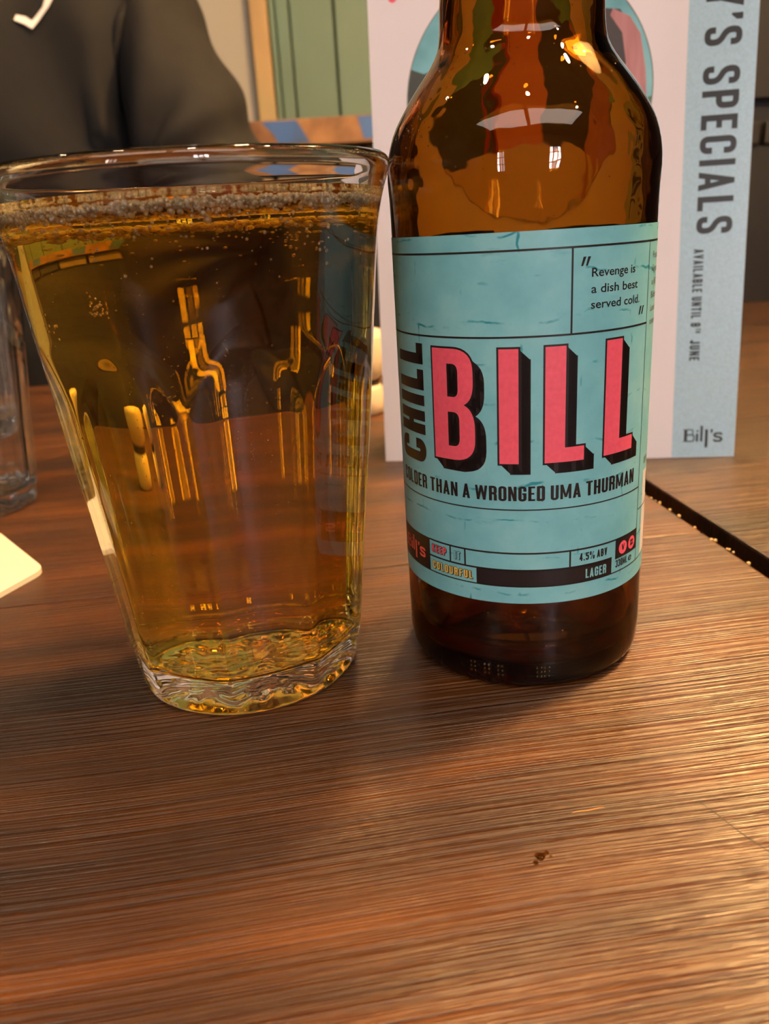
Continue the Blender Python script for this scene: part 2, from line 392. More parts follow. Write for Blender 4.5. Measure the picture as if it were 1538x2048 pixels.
edges = [XL, -2000, -1000, 300, 1500, XR]
for a, b in ((XL, -1750), (-1350, 640), (1140, XR)): slab('pier', (a, b, YW-40, YW, 220, 1080), m_brickred, None, parent=wf)
m_frame = plain('window_frame_paint', srgb(60, 52, 46), .5)
m_day = emis('daylight_pane', (0.96, 0.93, 1.0), WINDOW_STRENGTH); m_day3 = emis('daylight_pane_shaded', (1.0, 0.8, 0.78), WINDOW_STRENGTH*.2); m_day2 = emis('daylight_pane_dull', (1.0, 0.9, 0.88), WINDOW_STRENGTH*.7)
for k, (a, b) in enumerate(win_x):
    wn = empty('window_%d' % (k+1), (0, 0, 0), None, None); tag(wn, kind='structure')
    nx, nz = 3, 3
    for i in range(nx):
        for j in range(nz):
            bbox('pane', (a+(b-a)*i/nx+18, a+(b-a)*(i+1)/nx-18, YW-24, YW-20, 220+860*j/nz+18, 220+860*(j+1)/nz-18), (m_day, m_day, m_day2, m_day3)[(i*7+j*5+i*j) % 4] if k else (m_day2, m_day3, m_day3)[(i*5+j*3) % 3], wn, bev=0)
    for i in range(nx+1): bbox('muntin', (a+(b-a)*i/nx-18, a+(b-a)*i/nx+18, YW-38, YW-4, 220, 1080), m_frame, wn, bev=2)
    for j in range(nz+1): bbox('muntin', (a, b, YW-36, YW-6, 220+860*j/nz-16, 220+860*j/nz+16), m_frame, wn, bev=2)

m_fill = emis('fill_panel_glow', (1.0, 0.86, 0.74), FILL_STRENGTH)  # unseen glowing panels behind the camera, added as soft frontal fill
for (x, y, wh) in ((-900, -1500, 'on the window side, left'), (800, -1500, 'on the window side, right')):
    t = empty('fill_panel', (x, y, ZC), 'unseen flat warm-white fill panel added to the ceiling '+wh, 'light', group='added ceiling fill panels')
    bbox('fill_emitter', (-780, 780, -450, 450, -22, -14), m_fill, t, bev=0); bbox('frame', (-810, 810, -480, 480, -14, 0), m_frame, t, bev=2)
# pendant lamps and ceiling spots
m_shade = plain('black_lamp_metal', (0.02, 0.018, 0.016), .4, metal=.6)
m_shade_in = plain('cream_shade_lining', srgb(235, 215, 180), .5)
m_bulb = emis('warm_bulb', (1.0, 0.61, 0.25), PENDANT_STRENGTH)
def pendant(x, y, z, label, rb=45, ink=1.0):
    t = empty('pendant_lamp', (x, y, z), label, 'lamp', group='pendant lamps over the tables')
    v, f = ico((0, 0, 0), rb, 3); obj('bulb', v, f, m_bulb, t, smooth=True)
    pr = [(rb*.55, rb*1.02), (rb*1.6, rb*.9), (rb*2.6, rb*.35), (rb*3.1, -rb*.1), (rb*3.16, -rb*.1), (rb*2.66, rb*.45), (rb*1.65, rb*1.02), (rb*.55, rb*1.14), (rb*.55, rb*1.02)]
    v, f = lathe(pr, 48); obj('shade', v, f, m_shade_in, t, smooth=True)
    v, f = lathe([(0, rb), (rb*.45, rb), (rb*.45, rb*1.9), (rb*.2, rb*2.1), (0, rb*2.1)], 24); obj('lamp_holder', v, f, m_shade, t, smooth=True)
    v, f = lathe([(0, rb*2.05), (3, rb*2.05), (3, ZC-z), (0, ZC-z)], 10); obj('cord', v, f, m_shade, t)
pendant(470, 440, 780, 'warm dome pendant lamp hanging over the right-hand table', 48)
pendant(165, 640, 1380, 'warm dome pendant lamp hanging high above the bottle', 38)
m_spot = emis('spot_lamp_lens', (1.0, 0.74, 0.45), SPOT_STRENGTH)
for (x, y, wh) in ((-700, 150, 'left of the tables'), (150, -500, 'above the seat facing the bottle'), (900, 150, 'right of the tables'), (1300, -900, 'nearest the bright window'), (-1300, 800, 'near the left wall'), (420, 300, 'straight above the gap between the tables')):
    t = empty('ceiling_spot', (x, y, ZC), 'small round warm ceiling spotlight '+wh, 'spotlight', group='ceiling spotlights above the tables')
    v, f = lathe([(0, -8), (55, -8), (55, -3), (0, -3)], 24); obj('lens', v, f, m_spot, t)
    v, f = lathe([(57, 0), (72, 0), (72, -14), (57, -14), (57, 0)], 24); obj('trim', v, f, m_shade, t)

# ================================================================ TABLES
TA = R(6.8)
wood_a = wood('stained_table_wood', srgb(44, 21, 2), srgb(72, 38, 5), srgb(104, 58, 9))
wood_b = wood('stained_table_wood_second', srgb(28, 14, 4), srgb(48, 26, 8), srgb(70, 39, 13), (0.7, 0.31, 0))
def solid_plank(name, x0, x1, y0, y1, th, mat, parent, bevx=1.2):
    """board with softly rounded end; X along grain"""
    return bbox(name, (x0, x1, y0, y1, -th, 0), mat, parent, bev=bevx)
def table(loc, x0, x1, ys, mat, label, ends=2.0):
    t = empty('wooden_table', loc, label, 'table', TA)
    for a, b in zip(ys, ys[1:]):
        solid_plank('plank', x0, x1, a+.12, b-.12, 30, mat, t, 1.0)
    for x in (x0+60, x1-60):
        for y in (ys[0]+60, ys[-1]-60): bbox('leg', (x-30, x+30, y-30, y+30, -742, -30), mat, t, bev=3)
    bbox('apron', (x0+40, x1-40, ys[0]+40, ys[0]+62, -110, -30), mat, t, bev=1); bbox('apron', (x0+40, x1-40, ys[-1]-62, ys[-1]-40, -110, -30), mat, t, bev=1)
    return t
# the gap between the two tables passes through (110, 327) and (121, 236)
gx, gy = 108.9, 320.0
ca, sa = math.cos(TA), math.sin(TA)
def tl(x, y): return (x*ca+y*sa, -x*sa+y*ca)          # world -> table axes
g_local = tl(gx, gy)[0]
near_table = table((0, 0, 0), g_local-1150, g_local-3.0, [-60, 20, 252, 480, 715], wood_a, 'dark-stained pine table carrying the full beer glass and brown bottle')
table((0, 0, 0), g_local+5.5, g_local+1150, [-60, 160, 400, 640, 930], wood_b, 'second dark-stained table, across the narrow gap behind the menu card')
m_groove = plain('dark_groove', srgb(24, 12, 5), .7); m_pale_s = plain('pale_scratch', srgb(176, 118, 60), .5)
def scratch(p0, p1, wd, mat, wob=.0):
    a, b = tl(*p0), tl(*p1); v, f = [], []; n_ = 14; dx, dy = b[0]-a[0], b[1]-a[1]; l_ = math.hypot(dx, dy)
    for i in range(n_+1):
        t_ = i/n_; o_ = wob*math.sin(t_*9); w_ = wd*(.35+.65*math.sin(math.pi*min(1, t_*.8+.1)))
        x_, y_ = a[0]+dx*t_-dy/l_*o_, a[1]+dy*t_+dx/l_*o_
        for sd in (-1, 1): v.append((x_-dy/l_*w_*sd/2, y_+dx/l_*w_*sd/2, .03))
    for i in range(n_): f.append((2*i, 2*i+1, 2*i+3, 2*i+2))
    obj('scratch', v, f, mat, near_table)
scratch((57.4, 128.1), (65.6, 111.6), .32, m_groove, .15)
scratch((32.5, 127.4), (39.0, 128.4), .28, m_pale_s, .08)
m_crumb = plain('pale_splinters', srgb(210, 170, 110), .8)
rnd = random.Random(3)
parts = []
for k in range(26):
    yl = rnd.uniform(200, 345); xl = g_local-3.2+rnd.uniform(-1.0, .2); v, f = ico((xl*ca-yl*sa, xl*sa+yl*ca, .3), rnd.uniform(.25, .8)); parts.append((v, f))
v, f = merge(parts); obj('crumbs', v, f, m_crumb, kind='stuff', label='pale crumbs along the edge of the gap between the tables')

# ================================================================ GLASS TUMBLERS
m_glass = glassy('clear_glass', 1.5, color=(.985, .99, .985))
m_wglass = glassy('water_glass', 1.5, color=(.985, .99, .985))
m_beer = glassy('lager', 1.335, (0.925, 0.775, 0.02), 56.0)
OUT = [(0, 26.6), (.6, 27.6), (1.6, 28.3), (4, 29.0), (8, 29.9), (14, 31.0), (28, 32.5), (42, 34.0), (58, 35.9), (71, 37.3), (78, 37.8), (86, 38.3), (92, 38.9), (102, 39.9), (109, 40.8), (114, 41.8), (118, 42.9), (120.5, 43.9), (122, 44.0), (123.4, 43.4)]
INN = [(9, 20), (9.6, 24.5), (12, 27), (16, 28), (28, 28.9), (42, 30.2), (58, 31.9), (71, 33.3), (86, 35.2), (102, 37.5), (114, 39.3), (120, 41.0), (122.6, 41.9), (123.4, 42.6)]
def facet_radius(z, a, k=1.0):
    Rv = interp(OUT, z); s = min(1, max(0, (z-72.5)/15.5)); s = s**1.6; s = max(s, min(1, max(0, (7.5-z)/7))*.9)
    ratio = .950+.052*s
    d = (a+math.pi/2) % R(40)
    d = min(d, R(40)-d)                    # 0 at a corner
    pr = Rv*ratio/math.cos(R(20)-d)
    # soft minimum
    q = .18; m = min(Rv, pr); return m - q*math.exp(-abs(Rv-pr)/q)*.6
def tumbler(name, loc, scale, mat, label, rot=0.0, group=None, seg=360):
    t = empty(name, loc, label, 'glass', rot, group)
    zs = [0, .4, 1, 2, 3.5, 5.5, 8]+[8+(72-8)*i/22 for i in range(1, 23)]+[72+i*.6 for i in range(1, 28)]+[88.6+i*2 for i in range(1, 14)]+[116+i for i in range(0, 5)]+[120.8, 121.6, 122.4, 123]
    prof_ = [(0, 2.2)]+[(k_*1.6, 2.2-.02*k_) for k_ in range(1, 12)]+[(20.5, 1.7), (22, 1.4), (24, .8), (25.5, .4), (26.6, 0)]+[(-1, z) for z in zs]
    prof_ += [(43.1, 123.5), (42.6, 123.4)]
    iz = [122.6, 121.5, 120, 118, 114, 108, 102, 94, 86, 78, 71, 64, 58, 50, 42, 35, 28, 22, 16, 13.5, 12, 10.6, 9.6]
    prof_ += [(interp(INN, z), z) for z in iz]+[(22.5, 9.1), (20, 9), (15, 9.4), (8, 9.8), (0, 9.9)]
    v, f, rings = [], [], []
    for (r, z) in prof_:
        if r == 0: rings.append([len(v)]); v.append((0, 0, z)); continue
        ring = []
        for k in range(seg):
            a = 2*math.pi*k/seg; rr = facet_radius(z, a) if r < 0 else r
            ring.append(len(v)); v.append((rr*math.cos(a), rr*math.sin(a), z))
        rings.append(ring)
    for A, B in zip(rings, rings[1:]):
        for k in range(seg):
            k2 = (k+1) % seg
            if len(A) == 1: f.append((A[0], B[k2], B[k]))
            elif len(B) == 1: f.append((A[k], A[k2], B[0]))
            else: f.append((A[k], A[k2], B[k2], B[k]))
    v = [(x, y, z+(.55*noise.noise(Vector((x*.32, y*.32, 7.7)))*min(1, (25-math.hypot(x, y))/6) if z < 3 and math.hypot(x, y) < 25 else 0)) for x, y, z in v]
    v = [(x*scale, y*scale, z*scale) for x, y, z in v]
    obj('glass_body', v, f, mat, t, smooth=True)
    return t
GX, GY = -38.2, 195.0
beer_glass = tumbler('beer_glass', (GX, GY, 0.05), 1.0, m_glass, 'full faceted tumbler of golden lager with bubbles, beside the brown bottle', 0)
LV = 116.0
bz = [9.6, 10.6, 12, 13.5, 16, 22, 28, 35, 42, 50, 58, 64, 71, 78, 86, 94, 102, 108, 114, 116]
pr = [(0, 9.8), (8, 9.7), (15, 9.3), (20, 8.9), (22.6, 9.0)]+[(interp(INN, z)+.12, z) for z in bz]+[(interp(INN, 117.2)+.1, 117.2), (interp(INN, 117)-.5, 116.9), (interp(INN, 116)-1.4, 116.25), (interp(INN, 116)-3, 116.02), (20, LV), (0, LV)]
v, f = lathe(pr, 240); beer = obj('beer', v, f, m_beer, beer_glass, smooth=True)
m_bub = glassy('bubble', 0.75)
m_foam, nt, out = new_mat('foam_bubbles')
g = N(nt, 'ShaderNodeBsdfGlass', i_IOR=0.78); d = N(nt, 'ShaderNodeBsdfDiffuse'); d.inputs[0].default_value = (1, .80, .50, 1); gl = N(nt, 'ShaderNodeBsdfGlossy', i_Roughness=.15)
mx = N(nt, 'ShaderNodeMixShader', i_Fac=.33); L(nt, g.outputs[0], mx.inputs[1]); L(nt, d.outputs[0], mx.inputs[2]); mx2 = N(nt, 'ShaderNodeMixShader', i_Fac=.15); L(nt, mx.outputs[0], mx2.inputs[1]); L(nt, gl.outputs[0], mx2.inputs[2]); L(nt, mx2.outputs[0], out.inputs[0])
rnd = random.Random(11); parts = []
for k in range(3000):                       # ring of bubbles under the surface along the wall
    a = rnd.uniform(0, 2*math.pi); s = rnd.choice((.3, .36, .42, .5, .62, .75))
    off = abs(rnd.gauss(0, 1.5)); rr = interp(INN, LV)-s-.15-off; z = LV-s-.1-abs(rnd.gauss(0, .9))
    parts.append(ico((rr*math.cos(a), rr*math.sin(a), z), s, 2 if s > .5 else 1))
for k in range(700):                       # the same froth lower on the wall, thinning out
    a = rnd.uniform(0, 2*math.pi); s = rnd.uniform(.16, .42); z = LV-1.6-rnd.expovariate(1/2.6)
    if z < 90: continue
    rr = interp(INN, z)-s-.12; parts.append(ico((rr*math.cos(a), rr*math.sin(a), z), s, 1))
v, f = merge(parts); obj('froth_ring', v, f, m_foam, beer_glass, smooth=True, kind='stuff')
parts = []
for k in range(300):                        # small bubbles clinging to the wall
    a = rnd.uniform(-math.pi, 0) if rnd.random() < .75 else rnd.uniform(0, math.pi); z = rnd.uniform(14, 112); s = rnd.choice((.1, .13, .17, .24)); rr = interp(INN, z)-s-.05
    parts.append(ico((rr*math.cos(a), rr*math.sin(a), z), s, 1))
for cx, cy, n_ in ((-1.95, 97, 22), (-2.35, 93, 10), (-.9, 107, 8), (-.75, 104, 6)):   # clusters
    for k in range(n_):
        a = cx+rnd.gauss(0, .035); z = cy+rnd.gauss(0, 1.3); s = rnd.uniform(.2, .42); rr = interp(INN, z)-s-.05
        parts.append(ico((rr*math.cos(a), rr*math.sin(a), z), s, 2))
for k in range(26):                         # rising strings
    a = rnd.uniform(0, 2*math.pi); rr = rnd.uniform(4, 25); z0 = rnd.uniform(12, 80)
    for j in range(14):
        z = z0+j*2.2+rnd.uniform(-.5, .5)
        if z > 112: break
        parts.append(ico((rr*math.cos(a)+rnd.uniform(-.2, .2), rr*math.sin(a)+rnd.uniform(-.2, .2), z), rnd.uniform(.08, .17), 1))
v, f = merge(parts); obj('rising_bubbles', v, f, m_bub, beer_glass, smooth=True, kind='stuff')
# two water tumblers, one nested in the other, at the left
SC = .92
tumbler('water_glass', (-184, 350, .05), SC, m_wglass, 'clear empty tumbler standing on the table behind the lager, lower of the nested pair', .3, 'nested water tumblers', 180)
tumbler('water_glass', (-184, 350, 33), SC*.93, m_wglass, 'clear empty tumbler nested inside the other, its base held above the table', .65, 'nested water tumblers', 180)

# ================================================================ BOTTLE
BX, BY, BR = 36.15, 201.0, 30.5
m_amber = glassy('amber_bottle_glass', 1.5, (.795, .60, .06), 1150.0, rip=.6, ripscale=75.0)
BO = [(0, 27.2), (.3, 28.2), (1.2, 29.2), (3, 30.0), (6, 30.4), (10, 30.5), (24, 30.5), (60, 30.5), (106, 30.5), (114, 30.6), (118, 30.8), (121.5, 30.6), (125, 29.9), (128.5, 28.6), (133, 25.9), (137, 23.0), (140.5, 20.3), (143.5, 18.6), (147, 17.9), (152, 17.7), (165, 16.6), (180, 15.0), (195, 13.7), (208, 13.1), (214, 13.1)]
bz = [0, .25, .7, 1.2, 2, 3, 4.5, 6, 8, 10, 16, 24, 40, 60, 80, 100, 106, 110, 114, 116, 118, 120, 121.5, 123, 125, 127, 129, 131, 133, 135, 137, 139, 140.5, 142, 143.5, 145, 147, 149, 152, 158, 165, 172, 180, 188, 195, 202, 208, 213]
def inner_b(z): return interp(BO, z)-(2.3 if z > 12 else 2.3+(12-z)*.25)
pr = [(0, 6.0), (10, 4.9), (18, 2.6), (23, .8), (26, 0)]+[(interp(BO, z), z) for z in bz]
pr += [(13.1, 213.5), (14.2, 214), (14.3, 218), (13.4, 219), (13.3, 222), (13.6, 226), (13.2, 228), (12, 228.6), (10.4, 228.2), (9.8, 226)]
pr += [(10.3, 213)]+[(inner_b(z), z) for z in reversed(bz) if 6 <= z < 210]+[(24, 5.4), (18, 6.4), (10, 8.5), (0, 9.6)]
v, f = lathe(pr, 200)
bottle = empty('beer_bottle', (BX, BY, .05), 'brown glass lager bottle with teal paper label and pink lettering', 'bottle', math.atan2(-BY, -BX))
obj('bottle_glass', v, f, m_amber, bottle, smooth=True)
# a little lager left in the bottom
m_rest = glassy('lager_remains', 1.335, (0.925, 0.79, 0.02), 60.0)
v, f = lathe([(0, 9.5), (10, 8.4), (18, 6.3), (24, 5.3), (inner_b(6)+.05, 6.0), (inner_b(8)+.05, 8), (inner_b(10)+.05, 10), (inner_b(13)+.05, 13), (0, 13)], 120)
obj('beer', v, f, m_rest, bottle, smooth=True)
rnd = random.Random(5); parts = []
def on_bottle(ang, z, s): r_ = interp(BO, z); return ico((r_*math.cos(ang), r_*math.sin(ang), z), s, 2)
for k in range(34):
    parts.append(on_bottle(-.95+rnd.gauss(0, .13), 128+rnd.gauss(0, 4.5), rnd.uniform(.12, .32)))
for k in range(40):
    parts.append(on_bottle(rnd.uniform(-1.3, 1.3), rnd.uniform(108, 150), rnd.uniform(.08, .18)))
m_drop = glassy('water_drops', 1.33)
v, f = merge(parts); obj('condensation', v, f, m_drop, bottle, smooth=True, kind='stuff')
parts = []
for a0 in (-.42, -.30, -.19, .12, .18):
    for j in range(3):
        for i in range(2): parts.append(on_bottle(a0+i*.035, 4.0+j*1.25, .3))
v, f = merge(parts); obj('embossed_dots', v, f, m_amber, bottle, smooth=True, kind='stuff')
# --- label: (u, v) = arc length from the point facing the camera, height
def on_label(off): return lambda u, v_: ((BR+off)*math.cos(u/BR), (BR+off)*math.sin(u/BR), v_)
m_lab, nt, out = new_mat('teal_label_paper')
p = N(nt, 'ShaderNodeBsdfPrincipled', i_Roughness=.42); p.inputs['Coat Weight'].default_value = .12; p.inputs['Coat Roughness'].default_value = .25; L(nt, p.outputs[0], out.inputs[0])
uvn = N(nt, 'ShaderNodeUVMap'); uvn.uv_map = 'print'
n1 = N(nt, 'ShaderNodeTexNoise', i_Scale=45.0, i_Detail=6.0, i_Roughness=.62); L(nt, uvn.outputs[0], n1.inputs['Vector'])
base = ramp(nt, n1.outputs[0], [(.30, srgb(112, 182, 192)), (.5, srgb(128, 196, 204)), (.72, srgb(150, 208, 210))])
# wandering joints of the printed brickwork
wob = N(nt, 'ShaderNodeTexNoise', i_Scale=60.0, i_Detail=4.0); L(nt, uvn.outputs[0], wob.inputs['Vector'])
sb = N(nt, 'ShaderNodeVectorMath', operation='SUBTRACT'); L(nt, wob.outputs['Color'], sb.inputs[0]); sb.inputs[1].default_value = (.5, .5, .5)
sc_ = N(nt, 'ShaderNodeVectorMath', operation='SCALE'); L(nt, sb.outputs[0], sc_.inputs[0]); sc_.inputs['Scale'].default_value = .0075
ad = N(nt, 'ShaderNodeVectorMath', operation='ADD'); L(nt, uvn.outputs[0], ad.inputs[0]); L(nt, sc_.outputs[0], ad.inputs[1])
br = N(nt, 'ShaderNodeTexBrick', i_Scale=1.0); br.inputs['Color1'].default_value = (0, 0, 0, 1); br.inputs['Color2'].default_value = (0, 0, 0, 1); br.inputs['Mortar'].default_value = (1, 1, 1, 1)
br.inputs['Mortar Size'].default_value = .00035; br.inputs['Mortar Smooth'].default_value = .6; br.inputs['Brick Width'].default_value = .026; br.inputs['Row Height'].default_value = .0088
L(nt, ad.outputs[0], br.inputs['Vector'])
msk = N(nt, 'ShaderNodeTexNoise', i_Scale=150.0, i_Detail=3.0); L(nt, uvn.outputs[0], msk.inputs['Vector'])
mk = ramp(nt, msk.outputs[0], [(.52, (0, 0, 0)), (.64, (1, 1, 1))])
fac = mixc(nt, 1.0, br.outputs['Color'], mk, 'MULTIPLY')
c = mixc(nt, fac, base, srgb(34, 142, 158))
smg = N(nt, 'ShaderNodeTexNoise', i_Scale=110.0, i_Detail=5.0, i_Roughness=.7); mpn = N(nt, 'ShaderNodeMapping'); mpn.inputs['Scale'].default_value = (.5, 1.4, 1); L(nt, uvn.outputs[0], mpn.inputs[0]); L(nt, mpn.outputs[0], smg.inputs['Vector'])
c = mixc(nt, ramp(nt, smg.outputs[0], [(.62, (0, 0, 0)), (.74, (.55,)*3)]), c, srgb(70, 160, 172))
L(nt, c, p.inputs['Base Color'])
UMAX = 88
strip = [rect2(-UMAX, UMAX, 23.6, 105.9)]
label = decal('label', strip, m_lab, bottle, on_label(.10), step=.8, smooth=True)
def ink(name, col, rough=.4):
    m, nt, out = new_mat(name); p = N(nt, 'ShaderNodeBsdfPrincipled', i_Roughness=rough); L(nt, p.outputs[0], out.inputs[0])
    tc = N(nt, 'ShaderNodeTexCoord'); n = N(nt, 'ShaderNodeTexNoise', i_Scale=900.0, i_Detail=2.0); L(nt, tc.outputs['Object'], n.inputs[0])
    L(nt, ramp(nt, n.outputs[0], [(.25, tuple(c*.9 for c in col)), (.75, tuple(min(1, c*1.08) for c in col))]), p.inputs['Base Color']); return m
i_black = ink('black_ink', srgb(34, 26, 26)); i_pink = ink('pink_ink', srgb(255, 96, 116)); i_white = ink('white_ink', srgb(232, 228, 222))
i_teal = ink('teal_ink', srgb(128, 196, 204)); i_yellow = ink('yellow_ink', srgb(226, 190, 96)); i_grey = ink('grey_ink', srgb(110, 104, 92))
L1, L2, L3 = on_label(.13), on_label(.16), on_label(.19)
rules = [hline(102.3, -60, 60), hline(85.0, -60, 33.6), hline(46.75, -60, 33.6, .3), hline(36.2, -24.7, 33.6), hline(32.0, -24.7, 22.8), hline(27.9, -60, 60, .3),
         vline(10.4, 85, 102.3), vline(33.7, 27.9, 102.3, .24), vline(-17.75, 32, 36.2), vline(-13.6, 32, 36.2), vline(11.1, 32, 36.2), vline(-41.2, 27.9, 102.3, .24)]
decal('ruled_lines', rules, i_black, label, L1)
decal('black_panels', [rect2(-41, -24.7, 27.9, 36.35), rect2(-10.7, 22.8, 27.9, 32.0), rect2(24.0, 33.7, 31.2, 36.3)], i_black, label, L1)
# BILL: shape outlines
def bill_shapes():
    def bez(p0, p1, p2, n=8): return [((1-t)**2*p0[0]+2*t*(1-t)*p1[0]+t*t*p2[0], (1-t)**2*p0[1]+2*t*(1-t)*p1[1]+t*t*p2[1]) for t in [k/n for k in range(n+1)]]
    T, B_ = 82.6, 57.6
    outer = [(-21.2, B_), (-15.6, B_)]+bez((-15.6, B_), (-10.3, B_), (-10.3, 62.5))+[(-10.3, 65.0)]+bez((-10.3, 65.0), (-10.3, 69.3), (-12.9, 70.35))[1:]
    outer += bez((-12.9, 70.35), (-10.6, 71.4), (-10.6, 75.4))[1:]+[(-10.6, 77.6)]+bez((-10.6, 77.6), (-10.6, T), (-15.6, T))[1:]+[(-21.2, T)]
    h1 = [(-17.1, 72.0), (-15.6, 72.0)]+bez((-15.6, 72.0), (-14.3, 72.0), (-14.3, 73.8))+bez((-14.3, 77.4), (-14.3, 79.3), (-15.8, 79.3))+[(-17.1, 79.3)]
    h2 = [(-17.1, 60.8), (-15.6, 60.8)]+bez((-15.6, 60.8), (-14.1, 60.8), (-14.1, 62.8))+bez((-14.1, 66.6), (-14.1, 68.6), (-15.7, 68.6))+[(-17.1, 68.6)]
    I_ = rect2(-4.85, -.65, 57.5, T)
    La = [(4.95, 57.5), (13.9, 57.5), (13.9, 60.75), (9.4, 60.75), (9.4, T+.15), (4.95, T+.15)]
    Lb = [(19.1, 57.5), (28.6, 57.5), (28.6, 60.75), (23.7, 60.75), (23.7, T+.3), (19.1, T+.3)]
    return [(outer, [h1, h2]), (I_, []), (La, []), (Lb, [])]
pink, black = [], []
DX, DY = 2.45, -2.35
for outer, holes in bill_shapes():
    pink += tess(outer, holes)
    for h_ in holes: black += tess(h_)
    for loop in [outer]+holes:
        black += ribbon(loop, .85, True)
        for i in range(len(loop)):
            a, b = loop[i-1], loop[i]; black.append([a, b, (b[0]+DX, b[1]+DY), (a[0]+DX, a[1]+DY)])
    black += [[(x+DX, y+DY) for x, y in t_] for t_ in tess(outer, holes)]
    black += [[(x+DX, y+DY) for x, y in q] for q in ribbon(outer, .25, True)]
decal('letter_shadow', black, i_black, label, L1)
decal('large_letters', pink, i_pink, label, L2, label='large pink block letters')
# small lettering
blk = []
def rot_ccw(polys, width, u_base, u_top, v0, v1):      # reads upwards, tops towards -u
    k = (v1-v0)/width
    return [[(u_base+(u_top-u_base)*y, v0+x*k) for x, y in p] for p in polys]
P, w = caps('CHILL', w=.46, t=.20, gap=.10, hr=1.0); blk += rot_ccw(P, w, -24.5, -36.8, 55.2, 83.2)
P, w = caps('COLDER THAN A WRONGED UMA THURMAN', w=.40, t=.155, gap=.085, space=.20, hr=.8); 
def arc_fit(P, w):
    return fit(P, w, -36.8, 30.3, 48.9, 52.3)
blk += arc_fit(P, w)
P, w = caps('4.5% ABV', w=.42, t=.18, gap=.11, space=.22, hr=.9); blk += fit(P, w, 13.4, 21.2, 33.25, 35.15)
P, w = caps('330ML', w=.44, t=.18, gap=.10, hr=.9); blk += fit(P, w, 24.2, 28.9, 29.0, 30.9)
blk += inter('e', 29.4, 31.1, 29.1, 2.9, .01)
blk += inter('Revenge is', 14.75, 27.1, 96.25, 2.5, .012); blk += inter('a dish best', 14.7, 28.3, 93.0, 2.5, .012); blk += inter('served cold.', 14.7, 29.3, 89.85, 2.5, .012)
for u0_, v0_ in ((12.25, 98.5), (13.3, 98.5), (29.3, 87.2), (30.5, 87.2)): blk.append([(u0_, v0_), (u0_+.45, v0_), (u0_+1.15, v0_+1.8), (u0_+.5, v0_+1.8)])
decal('small_lettering', blk, i_black, label, L2)
gry = []
for k, s_ in enumerate(('Produced', 'Signature', 'a Bill', 'Bottled', 'London', 'custom')):
    gry += inter(s_, 36.4-k*.12, 36.4+len(s_)*.95, 98.6-k*2.85, 2.1)
P, w = caps('BEST', w=.42, t=.14); gry += fit(P, w, 37.0, 40.5, 51.6, 53.2)
decal('side_lettering', gry, i_grey, label, L2)
decal('white_panel', [rect2(37.0, 58, 28.3, 49.8)], i_white, label, L1)
decal('panel_rule', [hline(41.0, 33.7, 60, .25)], i_black, label, L3)
bars = []
rnd = random.Random(9); u_ = 41.0
while u_ < 56: w_ = rnd.choice((.25, .4, .7)); bars.append(rect2(u_, u_+w_, 43, 48.5)); u_ += w_+rnd.choice((.3, .5))
decal('bar_code', bars, i_black, label, L2)
P, w = caps('LAGER', w=.44, t=.17, gap=.12, hr=.85); decal('band_lettering', fit(P, w, 15.1, 21.0, 28.7, 31.0), i_teal, label, L3)
def shadowed(txt, x0, x1, y0, y1, mat, nm):
    P, w = caps(txt, w=.46, t=.19, gap=.18, hr=.8); F_ = fit(P, w, x0, x1, y0, y1)
    sh = []
    for dx in (.10, .20): sh += [[(x+dx, y-dx*.8) for x, y in p] for p in F_]
    for dx, dy in ((-.1, 0), (.1, 0), (0, .1), (0, -.1)): sh += [[(x+dx, y+dy) for x, y in p] for p in F_]
    decal(nm+'_shadow', sh, i_black, label, L2); decal(nm, F_, mat, label, L3)
shadowed('KEEP', -23.8, -19.0, 33.2, 35.2, ink('red_pink_ink', srgb(236, 92, 100)), 'pink_lettering')
shadowed('IT', -16.5, -14.9, 33.1, 35.1, i_teal, 'teal_lettering')
shadowed('COLOURFUL', -23.7, -11.7, 28.9, 30.9, i_yellow, 'yellow_lettering')
def bills(x0, x1, y0, y1):
    """the name in tall thick-and-thin letters; y0..y1 is the x-height band of the short letters"""
    q = []
    W_ = x1-x0; H = y1-y0; X = lambda a: x0+a*W_; Y = lambda b: y0+b*H
    r4 = lambda a, b, c, d_: q.append([(X(a), Y(c)), (X(b), Y(c)), (X(b), Y(d_)), (X(a), Y(d_))])
    r4(.03, .11, 0, 1.55); r4(.0, .16, 0, .07); r4(.0, .2, 1.48, 1.55)
    def R2(pts): return [(X(a), Y(b)) for a, b in pts]
    q.extend(ribbon(rounded(R2([(.1, 1.5), (.25, 1.5), (.25, .85), (.1, .85)]), W_*.05), W_*.03)); q.extend(ribbon(rounded(R2([(.1, .85), (.28, .85), (.28, .05), (.1, .05)]), W_*.05), W_*.035))
    r4(.33, .39, 0, 1.0); r4(.34, .39, 1.2, 1.42)
    r4(.44, .50, 0, 1.95); r4(.42, .50, 1.88, 1.95); r4(.56, .63, -.75, 1.5); r4(.54, .63, 1.43, 1.5)
    q.append([(X(.70), Y(1.0)), (X(.75), Y(1.15)), (X(.75), Y(1.5)), (X(.69), Y(1.5))])
    q.extend(ribbon(rounded(R2([(.97, .78), (.97, .98), (.80, .98), (.80, .6), (.97, .45), (.97, .03), (.79, .03), (.79, .25)]), W_*.06), W_*.05))
    return q
decal('maker_name', bills(-38.2, -26.6, 30.6, 32.7), ink('coral_ink', srgb(240, 96, 84)), label, L3)
def disc2(cx, cy, rx, ry, n=24): return [(cx+rx*math.cos(2*math.pi*k/n), cy+ry*math.sin(2*math.pi*k/n)) for k in range(n)]
decal('pink_badges', [disc2(26.9, 33.55, 1.65, 1.65), disc2(30.85, 33.55, 1.65, 1.65)], i_pink, label, L2)
